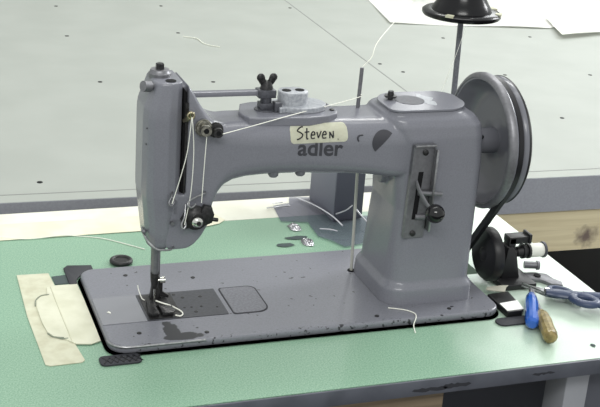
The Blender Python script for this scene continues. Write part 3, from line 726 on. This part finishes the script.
# ------------------------------------------------------------------ thread stand and cone
ts = thing('thread_stand', 'tall thread stand rod with a black disc rising behind the handwheel', 'thread stand', (.530, .30, 0))
MB().lathe((.5270, .300, .0006), (.5270, .300, .012), [(0, .022), (.5, .022), (.7, .012), (1, .008)], 24).build('rod_base', M['black'], ts, 40)
MB().cyl((.5270, .300, .011), (.5200, .300, .2790), .0040, .0038, 14).build('rod', M['enamel_worn'], ts, 50)
dz = .2810
MB().lathe((.5198, .300, dz - .0045), (.5198, .300, dz + .0045), [(0, .044), (.08, .0500), (.35, .0518), (.7, .0518), (.92, .0495), (1, .044)], 56).build('spool_disc', M['cone'], ts, 40)
for a in (-2.35, -.62, .1):
    c, s = math.cos(a), math.sin(a)
    pl = [(.5198 + r * math.cos(a + da), .300 + r * math.sin(a + da)) for r, da in ((.0445, -.10), (.0523, -.10), (.0523, .10), (.0445, .10))]
    MB().prism(pl, dz + .0020, dz + .0050).build('tape_tab', M['tape'], ts, 0, 'cream tape tab on the disc rim')
tag(MB().lathe((.5195, .300, dz + .0046), (.5185, .300, dz + .16), [(0, .0395), (.02, .0385), (.06, .0345), (.13, .0280), (.24, .0235), (.6, .018), (1, .014)], 48).build('thread_cone', M['cone'], None, 60), 'glossy black thread cone standing on the disc of the thread stand', 'thread cone')

# ------------------------------------------------------------------ corner pads, hinge
def pad(name, poly, label, z=.0024):
    o = MB().prism(poly, .0002, z).bevel(.0007, 2, .5)
    return tag(o.build(name, M['pad_rubber'], None, 40), label, 'rubber pad', 'rubber corner pads under the machine bed')
G = []
o = pad('corner_pad', rrect(-.0135, .0290, -.0350, -.0155, .006), 'dark rubber pad at the front left corner of the bed')
mb = MB()
for i in range(6):
    x = -.0105 + i * .0064
    mb.loft([[(x, -.0325, z), (x + .001, -.0325, z), (x + .0085, -.0195, z), (x + .0075, -.0195, z)] for z in (.0023, .0030)])
    mb.loft([[(x + .0075, -.0325, z), (x + .0085, -.0325, z), (x + .001, -.0195, z), (x, -.0195, z)] for z in (.0023, .0029)])
mb.build('tread', M['rubber'], o, 0)
pad('corner_pad', [(-.0135, .158), (-.0045, .158), (-.0035, .1700), (.0015, .1792), (.009, .1845), (.020, .1858), (.020, .207), (-.008, .211), (-.0135, .204)], 'dark rubber pad at the back left corner of the bed')
pad('corner_pad', rrect(.4360, .4850, -.0380, -.0200, .008), 'dark rubber pad at the front right corner of the bed')
hg = thing('hinge_cup', 'black oval cup lying on the green top behind the bed left end', 'cup', (.0565, .2105, 0))
MB().torus((.0565, .2105, .0032), .0112, .0028, 'z', 36, 10).build('ring', M['black'], hg, 60)
MB().lathe((.0565, .2105, .0005), (.0565, .2105, .0040), [(0, .0105), (1, .0102)], 28).build('cup_floor', M['steel_dark'], hg, 40)
# black block with a white label
bl = thing('felt_block', 'flat black block with a white label at the right end of the machine bed', 'block', (.466, .004, 0))
MB().prism([(.4545, .0294), (.4555, -.0190), (.4740, -.0185), (.4790, -.0140), (.4832, .0319)], .0002, .0080).bevel(.0008).build('body', M['black'], bl, 30)
MB().prism([(.4562, .0027), (.4560, -.0165), (.4775, -.0158), (.4812, .0061)], .0080, .0086).build('white_label', M['paper'], bl, 0)
tag(MB().prism([(.4570, .0385), (.4640, .0345), (.4775, .0290), (.4850, .040), (.4900, .0440), (.4800, .0455), (.4720, .0450), (.4620, .0450)], .0084, .0094).build('board_scrap', M['cardboard'], None, 0), 'torn grey board scrap lying behind the black labelled block', 'scrap')

# ------------------------------------------------------------------ tape patch on the left
def patch(name, poly, z0, z1, m, label):
    return tag(MB().prism(poly, z0, z1).build(name, m, None, 0), label, 'tape')
patch('masking_tape', [(-.0680, .1970), (-.0320, .1955), (-.0300, .160), (-.0310, .020), (-.0268, -.0170), (-.0300, -.0215), (-.0620, -.0225), (-.0665, -.0190), (-.0700, .09)], .0002, .0010, M['tape'], 'tall cream masking tape strip furthest left on the green table')
arc = [(-.0420, .1350), (-.0500, .1330), (-.0555, .1240), (-.0575, .108), (-.0570, .070), (-.0545, .048), (-.0500, .0380), (-.0420, .0330)]
o = patch('masking_tape', [(-.0310, .1590), (-.0050, .1585), (-.0042, .120), (-.0040, .040), (-.0042, .0180), (-.0150, .0130), (-.0300, .0165), (-.0420, .0330)] + arc[::-1][1:-1] + [(-.0420, .1350), (-.040, .1560)], .0011, .0022, M['tape_sheet'], 'pale tape sheet with a rounded left edge against the bed')
for L in ([(-.0400, .1365, .0024), (-.0490, .1350, .0024), (-.0560, .1260, .0020), (-.0585, .112, .0017)], [(-.0550, .0460, .0017), (-.0505, .0365, .0020), (-.0400, .0315, .0024)], [(-.0480, .0350, .0020), (-.0420, .0305, .0020), (-.0360, .0295, .0024)]):
    MB().tube(L, .0006, 6, 5).build('frayed_edge', M['fray'], o, 50, 'grey frayed edge')
MB().tube([(-.0355, .1560, .0022), (-.0345, .090, .0022), (-.0330, .0200, .0022)], .0006, 6, 4).build('crease', M['tape'], o, 50)
patch('tape_scrap', [(-.0300, .1860), (-.0130, .1880), (-.0128, .1640), (-.0290, .1640)], .0003, .0009, M['matt_dark'], 'small grey tape scrap between the tall strip and the back left pad')

# ------------------------------------------------------------------ things at the right front
def tool(name, p0, p1, hl, m, label, rad, shaft_r=.0022):
    p0 = Vector(p0); p1 = Vector(p1); d = (p1 - p0).normalized(); L = (p1 - p0).length
    t = thing(name, label, 'screwdriver', tuple(p0))
    h0 = p0; h1 = p0 + d * hl
    k = MB().lathe(h0, h1, [(0, rad * .55), (.05, rad * .9), (.12, rad), (.35, rad * .93), (.62, rad * 1.0), (.86, rad * .85), (.95, rad * .6), (1, rad * .5)], 12)
    k.build('handle', m, t, 25)
    MB().lathe(h1, p1, [(0, shaft_r * 1.5), (.08, shaft_r * 1.5), (.1, shaft_r), (.9, shaft_r), (1, shaft_r * .7)], 12).build('blade', M['steel_dull'], t, 40)
    return t
sb = tool('screwdriver', (.4650, -.0570, .0100), (.5120, .0290, .0100), .0800, M['blue'], 'short screwdriver with a bright blue handle', .0082)
sy = tool('screwdriver', (.4690, -.0915, .0098), (.5120, .0265, .0100), .0650, M['amber'], 'screwdriver with an amber handle on the right of the blue one', .0086)
# scissors
sc = thing('scissors', 'blue handled scissors lying at the right edge of the table', 'scissors', (.55, .0, 0))
def loop_handle(c, rx, ry, rot, r, tail, z):
    mtx = Matrix.Rotation(rot, 4, 'Z'); pts = []
    for i in range(33):
        a = 2 * PI * i / 32
        v = mtx @ Vector((rx * math.cos(a), ry * math.sin(a), 0))
        pts.append((c[0] + v.x, c[1] + v.y, z))
    mb = MB()
    rings = []
    n = 32
    for i in range(n):
        p = Vector(pts[i]); t = (Vector(pts[i + 1]) - Vector(pts[i - 1 if i else n - 1])).normalized(); s = t.cross(Vector((0, 0, 1)))
        rings.append([p + s * r * math.cos(2 * PI * k / 10) + Vector((0, 0, 1)) * r * .75 * math.sin(2 * PI * k / 10) for k in range(10)])
    mb.loft(rings, closed=True)
    mb.tube([(x, y, z) for x, y in tail], lambda t: r * (1.5 - .5 * abs(2 * t - 1)), 10, 4, sz=.62)
    return mb
loop_handle((.5570, -.0175), .0145, .0100, -.95, .0058, [(.5220, .0120), (.5310, .0080), (.5420, .0000), (.5500, -.0070)], .0125).tube([(.5625, -.0060, .0125), (.580, -.0125, .0125), (.6000, -.0270, .0125)], .0075, 12, 4, sz=.6).tube([(.566, -.028, .0125), (.5740, -.040, .0125), (.5900, -.050, .0125)], .0060, 12, 4, sz=.6).tube([(.5300, .0100, .0125), (.5440, .0040, .0125), (.5560, -.0020, .0125), (.5660, -.0060, .0125)], .0062, 12, 4, sz=.6).build('handle', M['scissor'], sc, 50)
loop_handle((.5490, .0225), .0135, .0085, -.75, .0036, [(.5250, .0170), (.5380, .0110), (.5560, .0070), (.5670, .0020)], .0065).build('handle', M['scissor'], sc, 50)
for z, y in ((.0070, 0), (.0105, .001)):
    MB().prism([(.5300, .0115 + y), (.5270, .0190 + y), (.5130, .0330 + y), (.5070, .0420 + y), (.5150, .0250 + y), (.5220, .0110 + y)], z, z + .0018).build('blade', M['steel'], sc, 0)
MB().lathe((.5265, .0160, .0120), (.5265, .0160, .0150), [(0, .0042), (.6, .0042), (1, .003)], 16).build('pivot', M['chrome'], sc, 40)

# ------------------------------------------------------------------ wrapped carton behind the arm
bxo = thing('wrapped_carton', 'grey carton in crumpled clear plastic behind the machine arm', 'carton', (.388, .333, 0))
mb = MB().prism([(.3580, .2880), (.4020, .2935), (.4000, .376), (.3560, .376)], .0013, .0900).bevel(.0015)
mb.build('carton', M['grey_box'], bxo, 30)
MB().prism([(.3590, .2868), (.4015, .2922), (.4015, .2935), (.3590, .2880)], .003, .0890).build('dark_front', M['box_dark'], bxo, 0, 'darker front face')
def crumple(poly_rows, name, parent, amp, seed, th=.0003):
    rnd = random.Random(seed); bm = bmesh.new(); G = []
    for row in poly_rows:
        P = catmull([Vector(p) for p in row], 7)
        G.append(P)
    cols = len(G[0]); F = []
    # interpolate rows
    out = []
    for c in range(cols):
        out.append(catmull([g[c] for g in G], 7))
    V = []
    for c in range(cols):
        V.append([bm.verts.new(p + Vector((rnd.uniform(-amp, amp), rnd.uniform(-amp, amp), rnd.uniform(0, amp)))) for p in out[c]])
    for c in range(cols - 1):
        for r in range(len(V[0]) - 1): bm.faces.new((V[c][r], V[c + 1][r], V[c + 1][r + 1], V[c][r + 1]))
    mb = MB(); mb.bm.free(); mb.bm = bm
    return mb.build(name, M['film'], parent, 22)
FILM = [(.2957, .3546), (.3214, .3618), (.329, .3838), (.37, .3773), (.3683, .2984), (.415, .3000), (.3943, .2174), (.3428, .2036), (.3317, .2284), (.3208, .2437), (.3241, .2915), (.2893, .3009)]
rows = [[(.300, .380, .0018), (.322, .380, .0020), (.3450, .376, .006), (.3545, .372, .030)],
        [(.286, .356, .0020), (.310, .354, .0026), (.3420, .346, .006), (.3545, .338, .028)],
        [(.300, .330, .0018), (.318, .326, .0026), (.3440, .316, .005), (.3545, .304, .022)],
        [(.316, .300, .0018), (.330, .288, .0030), (.3480, .281, .005), (.3580, .2830, .012)],
        [(.322, .262, .0018), (.338, .254, .0040), (.3600, .258, .0060), (.3850, .2760, .010)],
        [(.330, .228, .0018), (.346, .220, .0026), (.3700, .224, .0040), (.4050, .252, .006)]]
def film_sheet(poly, z, name, parent, seed):
    rnd = random.Random(seed); bm = bmesh.new()
    f = bm.faces.new([bm.verts.new((x, y, z)) for x, y in poly])
    bmesh.ops.triangulate(bm, faces=[f])
    bmesh.ops.subdivide_edges(bm, edges=bm.edges[:], cuts=3)
    for v in bm.verts: v.co.z += rnd.uniform(0, .0012)
    mb = MB(); mb.bm.free(); mb.bm = bm
    return mb.build(name, M['film'], parent, 15)
film_sheet(FILM, .0016, 'plastic_film', bxo, 4)
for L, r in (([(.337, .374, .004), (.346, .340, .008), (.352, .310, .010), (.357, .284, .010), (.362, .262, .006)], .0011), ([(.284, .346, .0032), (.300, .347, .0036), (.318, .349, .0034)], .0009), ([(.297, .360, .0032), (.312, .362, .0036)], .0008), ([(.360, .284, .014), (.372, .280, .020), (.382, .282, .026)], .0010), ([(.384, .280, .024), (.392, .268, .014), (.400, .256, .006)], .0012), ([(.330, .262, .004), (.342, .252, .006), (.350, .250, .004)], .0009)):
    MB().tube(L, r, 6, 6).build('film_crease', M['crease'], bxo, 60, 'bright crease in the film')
# shiny foil scraps and dark smudges
def scrap(c, rx, ry, h, seed, m, name, label, cat, group=None):
    rnd = random.Random(seed); bm = bmesh.new(); n = 14; rings = []
    mb = MB()
    for k, z in ((.55, .0003), (1, .0008), (.8, h * .7), (.35, h)):
        rings.append([(c[0] + rx * k * math.cos(2 * PI * i / n) * rnd.uniform(.8, 1.15), c[1] + ry * k * math.sin(2 * PI * i / n) * rnd.uniform(.8, 1.15), z + (rnd.uniform(-.25, .25) * h if k < .9 and k != .55 else 0)) for i in range(n)])
    bm.free()
    return tag(mb.loft(rings).build(name, M[m], None, 20), label, cat, group)
scrap((.3010, .2800), .0085, .0130, .004, 1, 'foil', 'foil_scrap', 'crumpled shiny foil scrap nearer the wood strip behind the bed', 'scrap')
scrap((.3015, .2290), .0080, .0120, .004, 2, 'foil', 'foil_scrap', 'crumpled shiny foil scrap nearer the bed', 'scrap')
scrap((.2920, .2465), .0150, .0055, .0010, 3, 'matt_dark', 'dark_mark', 'flat dark smudge between the two foil scraps', 'lint')
scrap((.2700, .2260), .0120, .0060, .0010, 4, 'matt_dark', 'dark_mark', 'flat dark smudge left of the nearer foil scrap by the bed', 'lint')
scrap((.5185, -.1000), .0028, .0035, .0010, 5, 'matt_dark', 'dark_mark', 'tiny dark crumb at the right front corner of the table', 'lint')

# ------------------------------------------------------------------ loose and threaded thread
def strand(pts, label, r=.0006, name='thread_strand', sm_=8, m='white_thread'):
    return tag(MB().tube(pts, r, 6, sm_).build(name, M[m], None, 60), label, 'thread')
strand([(.5195, .27, .40), (.395, .20, .312), (.325, .120, .292), (.308, .097, .279), (.2945, .090, .2695)], 'white thread coming down from above to the thread pin', .00045)
strand([(.2940, .0855, .2400), (.2925, .0855, .2370), (.2600, .0730, .2340), (.2050, .0520, .2305), (.1600, .036, .2260), (.1195, .0250, .2210)], 'white thread running along the arm from pin to tension', .00048, sm_=4)
strand([(.1045, .0315, .2165), (.1040, .0345, .18), (.1030, .0350, .143)], 'white thread hanging straight down from tension to tension discs', .00045, sm_=4)
strand([(.0890, .0350, .2365), (.0860, .0360, .200), (.0790, .0355, .170), (.0715, .0350, .1440)], 'white thread from the take-up lever to the face hook', .00045, sm_=4)
strand([(.0895, .0350, .2365), (.0925, .0350, .200), (.0905, .0330, .155), (.0850, .0330, .120)], 'white thread from the take-up lever to the check spring', .00045, sm_=4)
strand([(.0505, .0930, .0260), (.0515, .0900, .020), (.0540, .0860, .0130), (.0570, .084, .0112)], 'short bent white thread end left of the needle', .0006)
strand([(.0660, .0700, .0165), (.0720, .0640, .0160), (.0800, .0600, .0140), (.0880, .0520, .0118), (.0900, .0440, .0112), (.0860, .0390, .0112), (.0815, .0420, .0112)], 'curled white thread loop right of the presser foot', .0008)
strand([(.3200, .0140, .0104), (.3360, .0060, .0104), (.3440, -.0040, .0104), (.3420, -.0140, .0102), (.3370, -.0200, .0040), (.3340, -.0320, .0008)], 'white thread trailing from the column over the bed front edge', .0006)
strand([(-.0930, .318, .0018), (-.045, .300, .0012), (-.0021, .3015, .0018), (.020, .2985, .0010), (.050, .285, .0008), (.075, .262, .0008), (.0929, .2436, .0008)], 'long loose white thread on the green table left of the head', .0006)
strand([(.5080, .262, .2700), (.4930, .250, .24), (.4780, .24, .21), (.4680, .235, .185), (.4560, .225, .14), (.4520, .215, .0015)], 'faint white thread hanging from the black disc behind the column', .00028)
strand([(.0115, .0640, .0108), (.0145, .0610, .0108), (.0130, .0650, .0108)], 'tiny white thread crumb on the slide plate', .0006, sm_=4)

# ------------------------------------------------------------------ light
w = bpy.data.worlds.new('World'); scene.world = w; w.use_nodes = True
bg = w.node_tree.nodes['Background']; bg.inputs['Color'].default_value = (.97, 1.0, .985, 1); bg.inputs['Strength'].default_value = .80
def area(name, loc, target, sx, sy, power, color):
    L = bpy.data.lights.new(name, 'AREA'); L.shape = 'RECTANGLE'; L.size = sx; L.size_y = sy; L.energy = power; L.color = color
    o = bpy.data.objects.new(name, L); COL.objects.link(o); o.location = loc
    o.rotation_euler = (Vector(target) - Vector(loc)).to_track_quat('-Z', 'Y').to_euler()
    return o
area('overhead_light', (.9, 1.6, 2.2), (.5, .9, 0), 1.2, .25, 22, (1, 1, .96))
area('overhead_light', (-.6, -2.4, 2.3), (.3, .2, 0), 1.8, .5, 42, (1, 1, .97))  # unseen fill added behind the camera to brighten the front faces
area('overhead_light', (.3, .4, 2.3), (.3, .3, 0), 1.6, .35, 9, (1, 1, .97))
area('window_light', (3.2, 1.1, 1.65), (.4, .1, .1), 1.3, 1.2, 75, (.98, 1, 1))
area('window_light', (2.9, 3.6, 1.75), (.55, .1, 0), 1.6, 1.3, 24, (.98, 1, 1))

# ------------------------------------------------------------------ camera
cd = bpy.data.cameras.new('camera'); cam = bpy.data.objects.new('camera', cd); COL.objects.link(cam)
cd.sensor_fit = 'HORIZONTAL'; cd.sensor_width = 36; cd.lens = 1200 / 600 * 36
cd.clip_start = .02; cd.clip_end = 50
R = ((0.94095591, -0.33124054, 0.06986904), (-0.05845326, -0.36226524, -0.93024035), (0.33344444, 0.87123108, -0.36023771))  # right, down, forward
mw = Matrix(((R[0][0], -R[1][0], -R[2][0], -0.21743663), (R[0][1], -R[1][1], -R[2][1], -1.08870034), (R[0][2], -R[1][2], -R[2][2], 0.6), (0, 0, 0, 1)))
cam.matrix_world = mw
scene.camera = cam
vs = scene.view_settings
vs.view_transform = 'Standard'; vs.look = 'None'; vs.exposure = 0.0; vs.gamma = 1.0; vs.use_curve_mapping = False
